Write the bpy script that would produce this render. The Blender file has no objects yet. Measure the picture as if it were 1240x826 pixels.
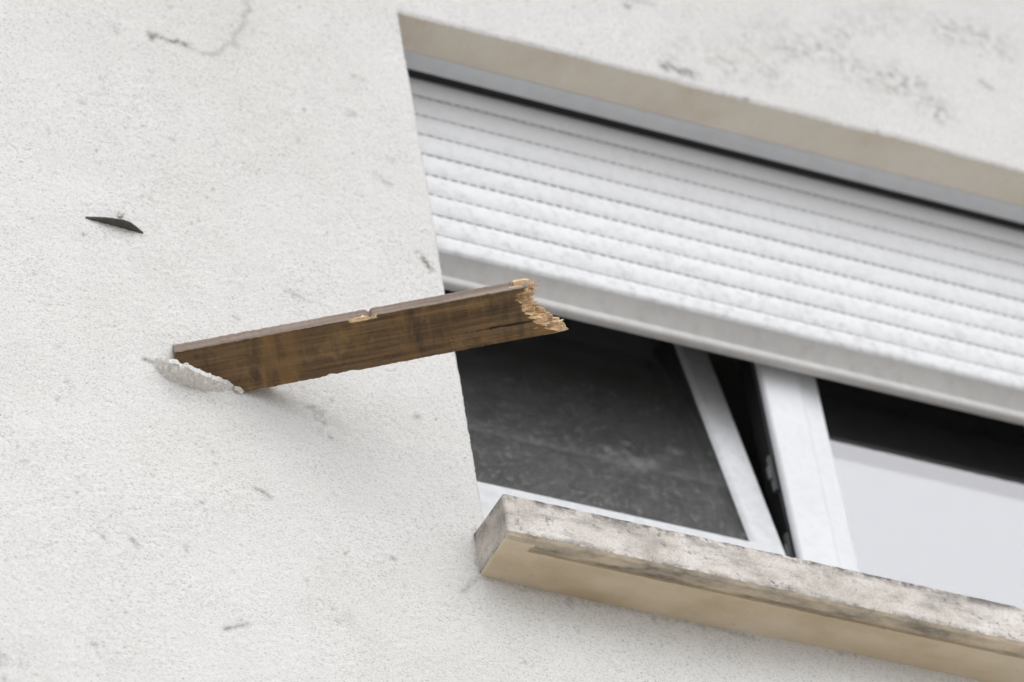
import bpy, math, random
import numpy as np
from mathutils import Matrix, Vector

scene = bpy.context.scene
R = math.radians
Z0 = 7.9            # height of the window head above the street; all "local" z below count from there

# ------------------------------------------------------------------ camera
cam_d = bpy.data.cameras.new("camera")
cam = bpy.data.objects.new("camera", cam_d)
scene.collection.objects.link(cam)
scene.camera = cam
cam_d.sensor_width = 36.0
cam_d.lens = 200.0
cam_d.clip_start = 0.1
cam_d.clip_end = 2000.0
right = Vector((0.8930757325530175, -0.4307777649971319, -0.12979311657005133))
up = Vector((-0.20766750810138931, -0.650617269163382, 0.7304597012466484))
fwd = Vector((0.39911144058251513, 0.6254020197044932, 0.6705090392721714))
m = Matrix.Identity(4)
for i in range(3):
    m[i][0], m[i][1], m[i][2] = right[i], up[i], -fwd[i]
m[0][3], m[1][3], m[2][3] = -3.24533677, -5.23923419, -6.28798171 + Z0
cam.matrix_world = m
cam_d.dof.use_dof = True
cam_d.dof.focus_distance = 7.93
cam_d.dof.aperture_fstop = 4.0

# ------------------------------------------------------------------ sky and sun (bright overcast)
SUN_EL, SUN_AZ = 47.0, 8.0      # azimuth measured from straight in front of the wall, negative = from the left
to_sun = Vector((math.sin(R(SUN_AZ)) * math.cos(R(SUN_EL)), -math.cos(R(SUN_AZ)) * math.cos(R(SUN_EL)), math.sin(R(SUN_EL))))
world = bpy.data.worlds.new("World")
scene.world = world
world.use_nodes = True
wn = world.node_tree.nodes
wl = world.node_tree.links
wn.clear()
sky = wn.new("ShaderNodeTexSky")
sky.sky_type = 'NISHITA'
sky.sun_disc = False
sky.sun_elevation = R(SUN_EL)
sky.sun_rotation = math.atan2(to_sun.x, to_sun.y)
sky.air_density = 1.0
sky.dust_density = 4.0
sky.ozone_density = 1.0
hsv = wn.new("ShaderNodeHueSaturation")
hsv.inputs['Saturation'].default_value = 0.22
cloud = wn.new("ShaderNodeMix")
cloud.data_type = 'RGBA'
cloud.inputs[0].default_value = 0.8
cloud.inputs[7].default_value = (7.5, 7.7, 8.15, 1)      # even cloud cover
bg = wn.new("ShaderNodeBackground")
bg.inputs['Strength'].default_value = 0.125
wo = wn.new("ShaderNodeOutputWorld")
wl.new(sky.outputs[0], hsv.inputs['Color'])
wl.new(hsv.outputs[0], cloud.inputs[6])
wl.new(cloud.outputs[2], bg.inputs['Color'])
wl.new(bg.outputs[0], wo.inputs['Surface'])

sun_d = bpy.data.lights.new("sun", 'SUN')
sun_d.energy = 1.15
sun_d.angle = R(60)
sun_d.color = (1.0, 0.985, 0.965)
sun = bpy.data.objects.new("sun", sun_d)
scene.collection.objects.link(sun)
sun.location = (-3, -6, 14)
sun.rotation_euler = to_sun.to_track_quat('Z', 'Y').to_euler()

scene.view_settings.view_transform = 'Standard'
scene.view_settings.look = 'None'
scene.view_settings.gamma = 1.0
scene.view_settings.exposure = 0.38
scene.view_settings.use_curve_mapping = False

rng = np.random.default_rng(11)
random.seed(5)

# ------------------------------------------------------------------ helpers
class Mat:
    """small builder around one node material"""
    def __init__(s, name, color=(0.8, 0.8, 0.8), rough=0.6, spec=0.3):
        s.m = bpy.data.materials.new(name)
        s.m.use_nodes = True
        s.n = s.m.node_tree.nodes
        s.l = s.m.node_tree.links
        s.b = s.n['Principled BSDF']
        s.out = s.n['Material Output']
        s.set('Base Color', (*color, 1))
        s.set('Roughness', rough)
        s.set('Specular IOR Level', spec)
        s._tc = None
    def set(s, k, v):
        if hasattr(v, 'links'): s.l.new(v, s.b.inputs[k])
        else: s.b.inputs[k].default_value = v
    def co(s, scale=(1, 1, 1), rot=(0, 0, 0), loc=(0, 0, 0)):
        if s._tc is None: s._tc = s.n.new("ShaderNodeTexCoord")
        mp = s.n.new("ShaderNodeMapping")
        mp.inputs['Scale'].default_value = scale
        mp.inputs['Rotation'].default_value = rot
        mp.inputs['Location'].default_value = loc
        s.l.new(s._tc.outputs['Object'], mp.inputs['Vector'])
        return mp.outputs[0]
    def noise(s, scale, detail=3, rough=0.55, co=None, dist=0.0):
        t = s.n.new("ShaderNodeTexNoise")
        t.inputs['Scale'].default_value = scale
        t.inputs['Detail'].default_value = detail
        t.inputs['Roughness'].default_value = rough
        t.inputs['Distortion'].default_value = dist
        s.l.new(co if co is not None else s.co(), t.inputs['Vector'])
        return t.outputs['Fac']
    def voro(s, scale, co=None, feature='F1'):
        t = s.n.new("ShaderNodeTexVoronoi")
        t.feature = feature
        t.inputs['Scale'].default_value = scale
        s.l.new(co if co is not None else s.co(), t.inputs['Vector'])
        return t.outputs['Distance']
    def ramp(s, fac, stops):
        r = s.n.new("ShaderNodeValToRGB")
        e = r.color_ramp.elements
        while len(e) < len(stops): e.new(0.5)
        for k, (p, c) in enumerate(stops):
            e[k].position = p
            if isinstance(c, (int, float)): c = (c, c, c)
            e[k].color = (*c, 1)
        s.l.new(fac, r.inputs[0])
        return r.outputs[0]
    def mix(s, fac, a, b, mode='MIX'):
        x = s.n.new("ShaderNodeMix")
        x.data_type = 'RGBA'
        x.blend_type = mode
        for sock, v in ((x.inputs[0], fac), (x.inputs[6], a), (x.inputs[7], b)):
            if hasattr(v, 'links'): s.l.new(v, sock)
            elif isinstance(v, (int, float)): sock.default_value = v
            else: sock.default_value = (*v, 1)
        return x.outputs[2]
    def math(s, op, a, b=0.0, clamp=False):
        x = s.n.new("ShaderNodeMath")
        x.operation = op
        x.use_clamp = clamp
        for sock, v in ((x.inputs[0], a), (x.inputs[1], b)):
            if hasattr(v, 'links'): s.l.new(v, sock)
            else: sock.default_value = v
        return x.outputs[0]
    def attr(s, name):
        a = s.n.new("ShaderNodeAttribute")
        a.attribute_name = name
        return a.outputs['Fac']
    def sep(s, axis, co=None):
        x = s.n.new("ShaderNodeSeparateXYZ")
        s.l.new(co if co is not None else s.co(), x.inputs[0])
        return x.outputs[axis]
    def bump(s, h, strength=0.5, dist=0.002, prev=None):
        b = s.n.new("ShaderNodeBump")
        b.inputs['Strength'].default_value = strength
        b.inputs['Distance'].default_value = dist
        s.l.new(h, b.inputs['Height'])
        if prev is not None: s.l.new(prev, b.inputs['Normal'])
        s.l.new(b.outputs[0], s.b.inputs['Normal'])
        return b.outputs[0]

def root(name, loc, label, category, group=None):
    """an Empty at the base of a thing; loc in local window coordinates"""
    e = bpy.data.objects.new(name, None)
    e.empty_display_size = 0.05
    scene.collection.objects.link(e)
    e.location = (loc[0], loc[1], loc[2] + Z0)
    e['label'] = label
    e['category'] = category
    if group: e['group'] = group
    return e

def mesh_obj(name, verts, faces, mats, parent=None, origin=(0, 0, 0), midx=None, smooth=False):
    """one mesh object; verts in local window coordinates, origin = where its root stands"""
    me = bpy.data.meshes.new(name)
    v = np.asarray(verts, float) - np.asarray(origin, float)
    me.from_pydata(v.tolist(), [], [tuple(int(q) for q in f) for f in faces])
    for mt in (mats if isinstance(mats, (list, tuple)) else [mats]):
        me.materials.append(mt.m)
    if midx is not None: me.polygons.foreach_set('material_index', np.asarray(midx, np.int32))
    if smooth: me.polygons.foreach_set('use_smooth', np.ones(len(me.polygons), bool))
    me.update()
    o = bpy.data.objects.new(name, me)
    scene.collection.objects.link(o)
    if parent is not None: o.parent = parent
    else: o.location = (origin[0], origin[1], origin[2] + Z0)
    return o

def box(x0, x1, y0, y1, z0, z1):
    v = [(x, y, z) for x in (x0, x1) for y in (y0, y1) for z in (z0, z1)]
    f = [(0, 1, 3, 2), (4, 6, 7, 5), (0, 4, 5, 1), (2, 3, 7, 6), (0, 2, 6, 4), (1, 5, 7, 3)]
    return v, f

def join(parts):
    V, F = [], []
    for v, f in parts:
        n = len(V)
        V += list(v)
        F += [tuple(q + n for q in g) for g in f]
    return V, F

def extrude_x(profile, xs, closed=True):
    """profile [(y,z)...] swept along the x stations, ends capped"""
    n = len(profile)
    V = [(x, y, z) for x in xs for (y, z) in profile]
    F = []
    for i in range(len(xs) - 1):
        for k in range(n if closed else n - 1):
            a, b = i * n + k, i * n + (k + 1) % n
            F.append((a, b, b + n, a + n))
    if closed:
        F.append(tuple(range(n))[::-1])
        F.append(tuple((len(xs) - 1) * n + k for k in range(n)))
    return V, F

def bevel(o, w=0.002, seg=2, ang=35):
    b = o.modifiers.new("bevel", 'BEVEL')
    b.width = w
    b.segments = seg
    b.limit_method = 'ANGLE'
    b.angle_limit = R(ang)

def band_noise(nx, nz, lo, hi, seed):
    """noise on a regular grid, wavelengths between lo and hi cells, unit variance"""
    g = np.random.default_rng(seed).normal(size=(nx, nz))
    fx = np.fft.fftfreq(nx)[:, None]
    fz = np.fft.fftfreq(nz)[None, :]
    f = np.sqrt(fx * fx + fz * fz) + 1e-9
    w = np.exp(-(f * lo) ** 2 * 1.2) * (1 - np.exp(-(f * hi) ** 2))
    r = np.fft.ifft2(np.fft.fft2(g) * w).real
    return r / r.std()

# ------------------------------------------------------------------ materials
def make_stucco():
    s = Mat("white_stucco", rough=0.92, spec=0.12)
    big = s.noise(1.3, 4, 0.6)
    base = s.ramp(big, [(0.30, (0.735, 0.722, 0.69)), (0.52, (0.785, 0.776, 0.755)), (0.72, (0.80, 0.795, 0.782))])
    aniso = s.co(scale=(1, 1, 1.55), rot=(0, R(-24), 0))
    grain = s.noise(230, 4, 0.7, aniso)
    base = s.mix(1.0, base, s.ramp(grain, [(0.28, (0.48, 0.475, 0.46)), (0.40, 0.87), (0.50, 0.985), (0.72, 1.06)]), 'MULTIPLY')
    # sandy pits that hold soot
    pit = s.noise(260, 2, 0.5, s.co(scale=(1, 1, 1.9), rot=(0, R(-24), 0), loc=(3.1, 0, 1.7)))
    dens = s.noise(9, 3, 0.6)
    pitm = s.math('MULTIPLY', s.ramp(pit, [(0.63, 0.0), (0.70, 1.0)]), s.ramp(dens, [(0.38, 0.10), (0.70, 0.85)]))
    base = s.mix(pitm, base, (0.22, 0.205, 0.185))
    mott = s.noise(22, 4, 0.65)
    base = s.mix(1.0, base, s.ramp(mott, [(0.3, 0.955), (0.65, 1.0)]), 'MULTIPLY')
    st = s.attr("stain")
    brk = s.noise(70, 5, 0.78)
    k = s.math('MULTIPLY', st, s.ramp(brk, [(0.36, 0.0), (0.70, 1.0)]), True)
    k = s.math('ADD', k, s.math('MULTIPLY', st, 0.22), True)
    base = s.mix(k, base, (0.15, 0.14, 0.125))
    s.set('Base Color', base)
    b1 = s.bump(grain, 0.75, 0.0030)
    s.bump(s.noise(520, 2, 0.6, aniso), 0.35, 0.0012, b1)
    return s

def make_soffit():
    s = Mat("beige_plaster", rough=0.9, spec=0.1)
    c = s.ramp(s.noise(7, 4, 0.6), [(0.3, (0.66, 0.59, 0.485)), (0.5, (0.72, 0.66, 0.565)), (0.7, (0.755, 0.71, 0.625))])
    c = s.mix(s.ramp(s.noise(55, 3, 0.7), [(0.68, 0.0), (0.8, 0.6)]), c, (0.28, 0.24, 0.2))
    s.set('Base Color', c)
    s.bump(s.noise(160, 3), 0.4, 0.002)
    return s

def make_pvc(name, col, dirt=0.25, scale=60, rough=0.45):
    s = Mat(name, col, rough, 0.35)
    n = s.noise(scale, 5, 0.7)
    lo = tuple(q * 0.62 for q in col)
    c = s.mix(s.math('MULTIPLY', s.ramp(n, [(0.42, 0.0), (0.72, 1.0)]), dirt), col, lo)
    n2 = s.noise(scale * 0.12, 3, 0.6)
    c = s.mix(s.math('MULTIPLY', s.ramp(n2, [(0.4, 0.0), (0.75, 1.0)]), dirt * 0.6), c, lo)
    s.set('Base Color', c)
    s.set('Roughness', s.ramp(n, [(0.3, rough), (0.7, min(1, rough + 0.25))]))
    return s

def make_slat():
    s = Mat("painted_aluminium_slat", rough=0.5, spec=0.3)
    info = s.n.new("ShaderNodeObjectInfo")
    tc = s.n.new("ShaderNodeNewGeometry")
    off = s.n.new("ShaderNodeVectorMath"); off.operation = 'ADD'
    comb = s.n.new("ShaderNodeCombineXYZ")
    s.l.new(s.math('MULTIPLY', info.outputs['Random'], 13.0), comb.inputs[0])
    s.l.new(tc.outputs['Position'], off.inputs[0]); s.l.new(comb.outputs[0], off.inputs[1])
    v = off.outputs[0]
    base = (0.745, 0.755, 0.77)
    # grime speckle: heavier on the lower slats
    low = s.ramp(s.math('SUBTRACT', Z0, s.sep(2, tc.outputs['Position'])), [(0.06, 0.25), (0.36, 1.0)])
    sp = s.noise(75, 5, 0.75, v)
    c = s.mix(s.math('MULTIPLY', s.ramp(sp, [(0.48, 0.0), (0.70, 0.6)]), low), base, (0.40, 0.395, 0.385))
    bl = s.noise(11, 4, 0.65, v)
    c = s.mix(s.math('MULTIPLY', s.ramp(bl, [(0.5, 0.0), (0.8, 0.4)]), low), c, (0.50, 0.49, 0.47))
    s.set('Base Color', c)
    s.set('Roughness', s.ramp(sp, [(0.3, 0.42), (0.7, 0.75)]))
    s.bump(sp, 0.15, 0.001)
    return s

def make_stone(name="weathered_stone", tone=((0.42, 0.385, 0.35), (0.60, 0.555, 0.51), (0.71, 0.67, 0.63))):
    s = Mat(name, rough=0.85, spec=0.2)
    c = s.ramp(s.noise(14, 5, 0.65), [(0.3, tone[0]), (0.48, tone[1]), (0.7, tone[2])])
    streak = s.noise(30, 5, 0.75, s.co(scale=(0.35, 1, 1.3)))
    c = s.mix(s.ramp(streak, [(0.50, 0.0), (0.70, 0.8)]), c, (0.25, 0.235, 0.22))
    # black lichen along the top arris and the drip edge
    z = s.sep(2)
    top = s.math('SUBTRACT', 1.0, s.math('MULTIPLY', s.math('ABSOLUTE', s.math('ADD', z, 1.082)), 62.0), True)
    bot = s.math('SUBTRACT', 1.0, s.math('MULTIPLY', s.math('ABSOLUTE', s.math('ADD', z, 1.156)), 70.0), True)
    edge = s.math('MAXIMUM', top, bot)
    blk = s.ramp(s.noise(26, 6, 0.8), [(0.44, 0.0), (0.55, 1.0)])
    c = s.mix(s.math('MULTIPLY', blk, s.math('MULTIPLY', edge, 0.9)), c, (0.055, 0.052, 0.048))
    spots = s.ramp(s.noise(60, 4, 0.75, s.co(loc=(5, 2, 1))), [(0.60, 0.0), (0.70, 1.0)])
    c = s.mix(s.math('MULTIPLY', spots, 0.8), c, (0.09, 0.08, 0.075))
    c = s.mix(1.0, c, s.ramp(s.noise(320, 2), [(0.3, 0.82), (0.6, 1.03)]), 'MULTIPLY')
    s.set('Base Color', c)
    b = s.bump(s.noise(45, 5, 0.7), 0.35, 0.003)
    s.bump(s.noise(300, 3, 0.6), 0.3, 0.001, b)
    return s

def make_stone_under():
    s = Mat("ochre_stone_underside", rough=0.85, spec=0.2)
    c = s.ramp(s.noise(9, 5, 0.6, s.co(scale=(0.5, 1, 1))), [(0.3, (0.54, 0.43, 0.29)), (0.48, (0.66, 0.555, 0.405)), (0.68, (0.74, 0.66, 0.535))])
    c = s.mix(s.ramp(s.noise(70, 4, 0.7), [(0.64, 0.0), (0.78, 0.7)]), c, (0.22, 0.16, 0.1))
    s.set('Base Color', c)
    s.bump(s.noise(140, 4, 0.6), 0.3, 0.0015)
    return s

def make_stone_drip():
    s = Mat("grimy_stone_drip", rough=0.85, spec=0.2)
    c = s.ramp(s.noise(24, 5, 0.7, s.co(scale=(0.4, 1, 1))), [(0.32, (0.20, 0.18, 0.155)), (0.46, (0.44, 0.38, 0.30)), (0.62, (0.66, 0.56, 0.42))])
    s.set('Base Color', c)
    s.bump(s.noise(140, 4, 0.6), 0.35, 0.0015)
    return s

def make_wood():
    s = Mat("dark_weathered_wood", rough=0.72, spec=0.25)
    g = s.noise(60, 5, 0.65, s.co(scale=(0.045, 1.0, 1.0)), 0.4)
    c = s.ramp(g, [(0.28, (0.060, 0.035, 0.018)), (0.45, (0.140, 0.086, 0.044)), (0.60, (0.212, 0.134, 0.070)), (0.78, (0.275, 0.182, 0.100))])
    line = s.noise(190, 3, 0.5, s.co(scale=(0.02, 1.0, 1.0)))
    c = s.mix(1.0, c, s.ramp(line, [(0.33, 0.66), (0.5, 1.0), (0.7, 1.15)]), 'MULTIPLY')
    crk = s.noise(75, 3, 0.6, s.co(scale=(0.035, 1.0, 1.0), loc=(0.4, 3.3, 0)))
    c = s.mix(s.ramp(crk, [(0.655, 0.0), (0.685, 0.9)]), c, (0.012, 0.009, 0.007))
    # stains that run across the board
    band = s.noise(11, 4, 0.65, s.co(scale=(1.0, 0.22, 0.4)))
    c = s.mix(s.ramp(band, [(0.49, 0.0), (0.66, 0.8)]), c, (0.265, 0.150, 0.052))
    band2 = s.noise(15, 4, 0.65, s.co(scale=(1.0, 0.25, 0.4), loc=(4.3, 0, 0)))
    c = s.mix(s.ramp(band2, [(0.54, 0.0), (0.70, 0.85)]), c, (0.028, 0.024, 0.021))
    gold = s.noise(30, 5, 0.75, s.co(scale=(0.8, 0.6, 1), loc=(9, 2, 0)))
    c = s.mix(s.ramp(gold, [(0.54, 0.0), (0.72, 0.65)]), c, (0.30, 0.185, 0.075))
    bl = s.noise(34, 4, 0.7, s.co(loc=(1, 7, 0)))
    c = s.mix(s.ramp(bl, [(0.60, 0.0), (0.74, 0.6)]), c, (0.02, 0.017, 0.014))
    s.set('Base Color', c)
    s.set('Roughness', s.ramp(g, [(0.3, 0.62), (0.7, 0.85)]))
    b = s.bump(line, 0.45, 0.0012)
    s.bump(s.noise(90, 4, 0.7, s.co(scale=(0.1, 1, 1))), 0.35, 0.0015, b)
    return s

def make_wood_edge():
    s = Mat("grey_weathered_wood_edge", rough=0.88, spec=0.12)
    g = s.noise(70, 5, 0.65, s.co(scale=(0.05, 1.0, 1.0)))
    c = s.ramp(g, [(0.30, (0.150, 0.112, 0.088)), (0.5, (0.245, 0.195, 0.160)), (0.7, (0.325, 0.272, 0.232))])
    d = s.noise(45, 5, 0.75, s.co(scale=(0.5, 1, 1)))
    c = s.mix(s.ramp(d, [(0.58, 0.0), (0.74, 0.8)]), c, (0.10, 0.082, 0.068))
    s.set('Base Color', c)
    s.bump(s.noise(150, 3, 0.6, s.co(scale=(0.06, 1, 1))), 0.4, 0.001)
    return s

def make_fresh_wood():
    s = Mat("fresh_broken_wood", rough=0.75, spec=0.2)
    g = s.noise(150, 4, 0.7, s.co(scale=(0.16, 1.0, 1.0)))
    c = s.ramp(g, [(0.28, (0.38, 0.21, 0.09)), (0.43, (0.62, 0.42, 0.235)), (0.60, (0.78, 0.60, 0.40)), (0.78, (0.86, 0.73, 0.56))])
    c = s.mix(1.0, c, s.ramp(s.noise(70, 4, 0.7), [(0.36, 0.55), (0.5, 0.95), (0.65, 1.1)]), 'MULTIPLY')
    s.set('Base Color', c)
    s.bump(g, 0.8, 0.002)
    return s

def make_glass(name, refl, dust):
    s = Mat(name)
    s.n.remove(s.b)
    tr = s.n.new("ShaderNodeBsdfTransparent"); tr.inputs[0].default_value = (0.925, 0.93, 0.93, 1)
    gl = s.n.new("ShaderNodeBsdfGlossy"); gl.inputs['Roughness'].default_value = 0.0
    gl.inputs['Color'].default_value = (0.955, 0.96, 1.0, 1)
    fr = s.n.new("ShaderNodeFresnel"); fr.inputs['IOR'].default_value = refl
    geo = s.n.new("ShaderNodeNewGeometry")
    inv = s.math('SUBTRACT', 1.0, geo.outputs['Backfacing'])
    mx = s.n.new("ShaderNodeMixShader")
    s.l.new(s.math('MULTIPLY', fr.outputs[0], inv), mx.inputs[0])
    s.l.new(tr.outputs[0], mx.inputs[1]); s.l.new(gl.outputs[0], mx.inputs[2])
    res = mx.outputs[0]
    if dust > 0:
        df = s.n.new("ShaderNodeBsdfDiffuse"); df.inputs[0].default_value = (0.55, 0.55, 0.54, 1)
        a = s.ramp(s.noise(26, 5, 0.7), [(0.3, 0.45), (0.75, 1.1)])
        sp = s.ramp(s.noise(95, 5, 0.75), [(0.55, 0.0), (0.74, 1.0)])
        # two wiped smears on the sheet
        sm = None
        for (cx, cz, rx, rz) in ((0.438, -0.606, 0.050, 0.020), (0.514, -0.560, 0.024, 0.013), (0.395, -0.600, 0.016, 0.016), (0.431, -0.566, 0.010, 0.010)):
            ax_ = s.math('MULTIPLY', s.math('SUBTRACT', s.sep(0), cx), 1.0 / rx)
            az_ = s.math('MULTIPLY', s.math('SUBTRACT', s.sep(2), cz), 1.0 / rz)
            d2 = s.math('ADD', s.math('MULTIPLY', ax_, ax_), s.math('MULTIPLY', az_, az_))
            w_ = s.math('SUBTRACT', 1.0, d2, True)
            sm = w_ if sm is None else s.math('MAXIMUM', sm, w_)
        sm = s.math('MULTIPLY', sm, s.ramp(s.noise(55, 5, 0.75), [(0.42, 0.0), (0.65, 1.0)]))
        sm = s.math('MULTIPLY', sm, 3.2)
        sp = s.math('MULTIPLY', sp, 3.6)
        z = s.sep(2)
        lowr = s.ramp(s.math('ADD', z, 1.0), [(0.20, 1.0), (0.45, 0.35)])      # dust denser below, painting in the stronger light at the sash bottom
        k = s.math('MULTIPLY', s.math('ADD', s.math('ADD', a, sp), sm), s.math('MULTIPLY', lowr, dust), True)
        m2 = s.n.new("ShaderNodeMixShader")
        s.l.new(k, m2.inputs[0]); s.l.new(res, m2.inputs[1]); s.l.new(df.outputs[0], m2.inputs[2])
        res = m2.outputs[0]
    s.l.new(res, s.out.inputs['Surface'])
    return s

def make_paving():
    s = Mat("grey_paving", rough=0.9, spec=0.2)
    br = s.n.new("ShaderNodeTexBrick")
    br.inputs['Scale'].default_value = 2.0
    br.inputs['Color1'].default_value = (0.42, 0.40, 0.375, 1)
    br.inputs['Color2'].default_value = (0.37, 0.355, 0.33, 1)
    br.inputs['Mortar'].default_value = (0.15, 0.14, 0.13, 1)
    br.inputs['Mortar Size'].default_value = 0.012
    s.l.new(s.co(), br.inputs['Vector'])
    s.set('Base Color', s.mix(1.0, br.outputs[0], s.ramp(s.noise(3, 4), [(0.3, 0.8), (0.7, 1.1)]), 'MULTIPLY'))
    return s

STUCCO = make_stucco()
SOFFIT = make_soffit()
SLAT = make_slat()
RAIL = make_pvc("shade_grey_rail", (0.57, 0.56, 0.545), 0.4, 40)  # white paint greyed: shade under the rail is put into the colour
BOXM = make_pvc("pale_grey_shutter_box", (0.66, 0.68, 0.70), 0.25, 30)
FRAME = make_pvc("white_window_frame", (0.735, 0.75, 0.77), 0.18, 70)
SASHM = make_pvc("dusty_white_sash", (0.66, 0.675, 0.69), 0.45, 55)
GASKET = Mat("black_rubber_gasket", (0.02, 0.02, 0.021), 0.6)
METAL = Mat("grey_steel_fitting", (0.16, 0.165, 0.17), 0.5); METAL.set('Metallic', 0.5)
STONE = make_stone()
STONE_END = make_stone("grimy_shaded_stone_end", ((0.30, 0.27, 0.24), (0.50, 0.455, 0.41), (0.62, 0.57, 0.52)))  # sill stone in darker tones: end-face shade and grime in the colour
UNDER = make_stone_under()
DRIP = make_stone_drip()
WOOD = make_wood()
WEDGE = make_wood_edge()
FRESH = make_fresh_wood()
GLASS = make_glass("coated_glass", 2.3, 0.0)
GLASS_I = make_glass("inner_glass", 1.9, 0.0)
GLASS_D = make_glass("dusty_glass", 1.4, 0.10)
PAVING = make_paving()
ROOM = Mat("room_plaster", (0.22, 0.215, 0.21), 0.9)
SLATE = Mat("dark_slate", (0.05, 0.047, 0.042), 0.7)
SLATE.set('Base Color', SLATE.ramp(SLATE.noise(90, 4, 0.7), [(0.3, (0.055, 0.051, 0.045)), (0.7, (0.12, 0.112, 0.098))]))
SLATE.bump(SLATE.noise(200, 3), 0.4, 0.001)
GRIT = Mat("gritty_broken_plaster", rough=0.95, spec=0.1)
_c = GRIT.ramp(GRIT.noise(130, 4, 0.75), [(0.26, (0.32, 0.30, 0.265)), (0.40, (0.66, 0.63, 0.58)), (0.62, (0.74, 0.72, 0.67)), (0.8, (0.80, 0.785, 0.75))])
GRIT.set('Base Color', GRIT.mix(GRIT.ramp(GRIT.noise(260, 3, 0.6), [(0.60, 0.0), (0.72, 0.8)]), _c, (0.08, 0.07, 0.06)))
GRIT.bump(GRIT.noise(220, 4, 0.7), 0.8, 0.003)
EAVE = Mat("inferred_eave_boards", (0.055, 0.04, 0.03), 0.7)
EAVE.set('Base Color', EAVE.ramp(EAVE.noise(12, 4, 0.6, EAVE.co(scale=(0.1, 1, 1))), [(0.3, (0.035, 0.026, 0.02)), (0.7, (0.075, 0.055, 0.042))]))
HOUSING = Mat("shade_dark_housing", (0.05, 0.05, 0.048), 0.6)  # housing coloured dark to paint in the shade of the slot
SPACER = Mat("dark_glazing_spacer", (0.07, 0.072, 0.072), 0.6)

# ------------------------------------------------------------------ the street below (bounces light up at the wall)
g = mesh_obj("ground", [(-300, -300, -Z0), (300, -300, -Z0), (300, 300, -Z0), (-300, 300, -Z0)], [(0, 1, 2, 3)], PAVING)
g['kind'] = 'structure'

# ------------------------------------------------------------------ the house wall
HOUSE = (0.9, 0.0, -Z0)
house = root("house_wall", HOUSE, "rough white stucco house wall around the window, speckled with grey stains", "wall")
house["kind"] = "thing"

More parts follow.
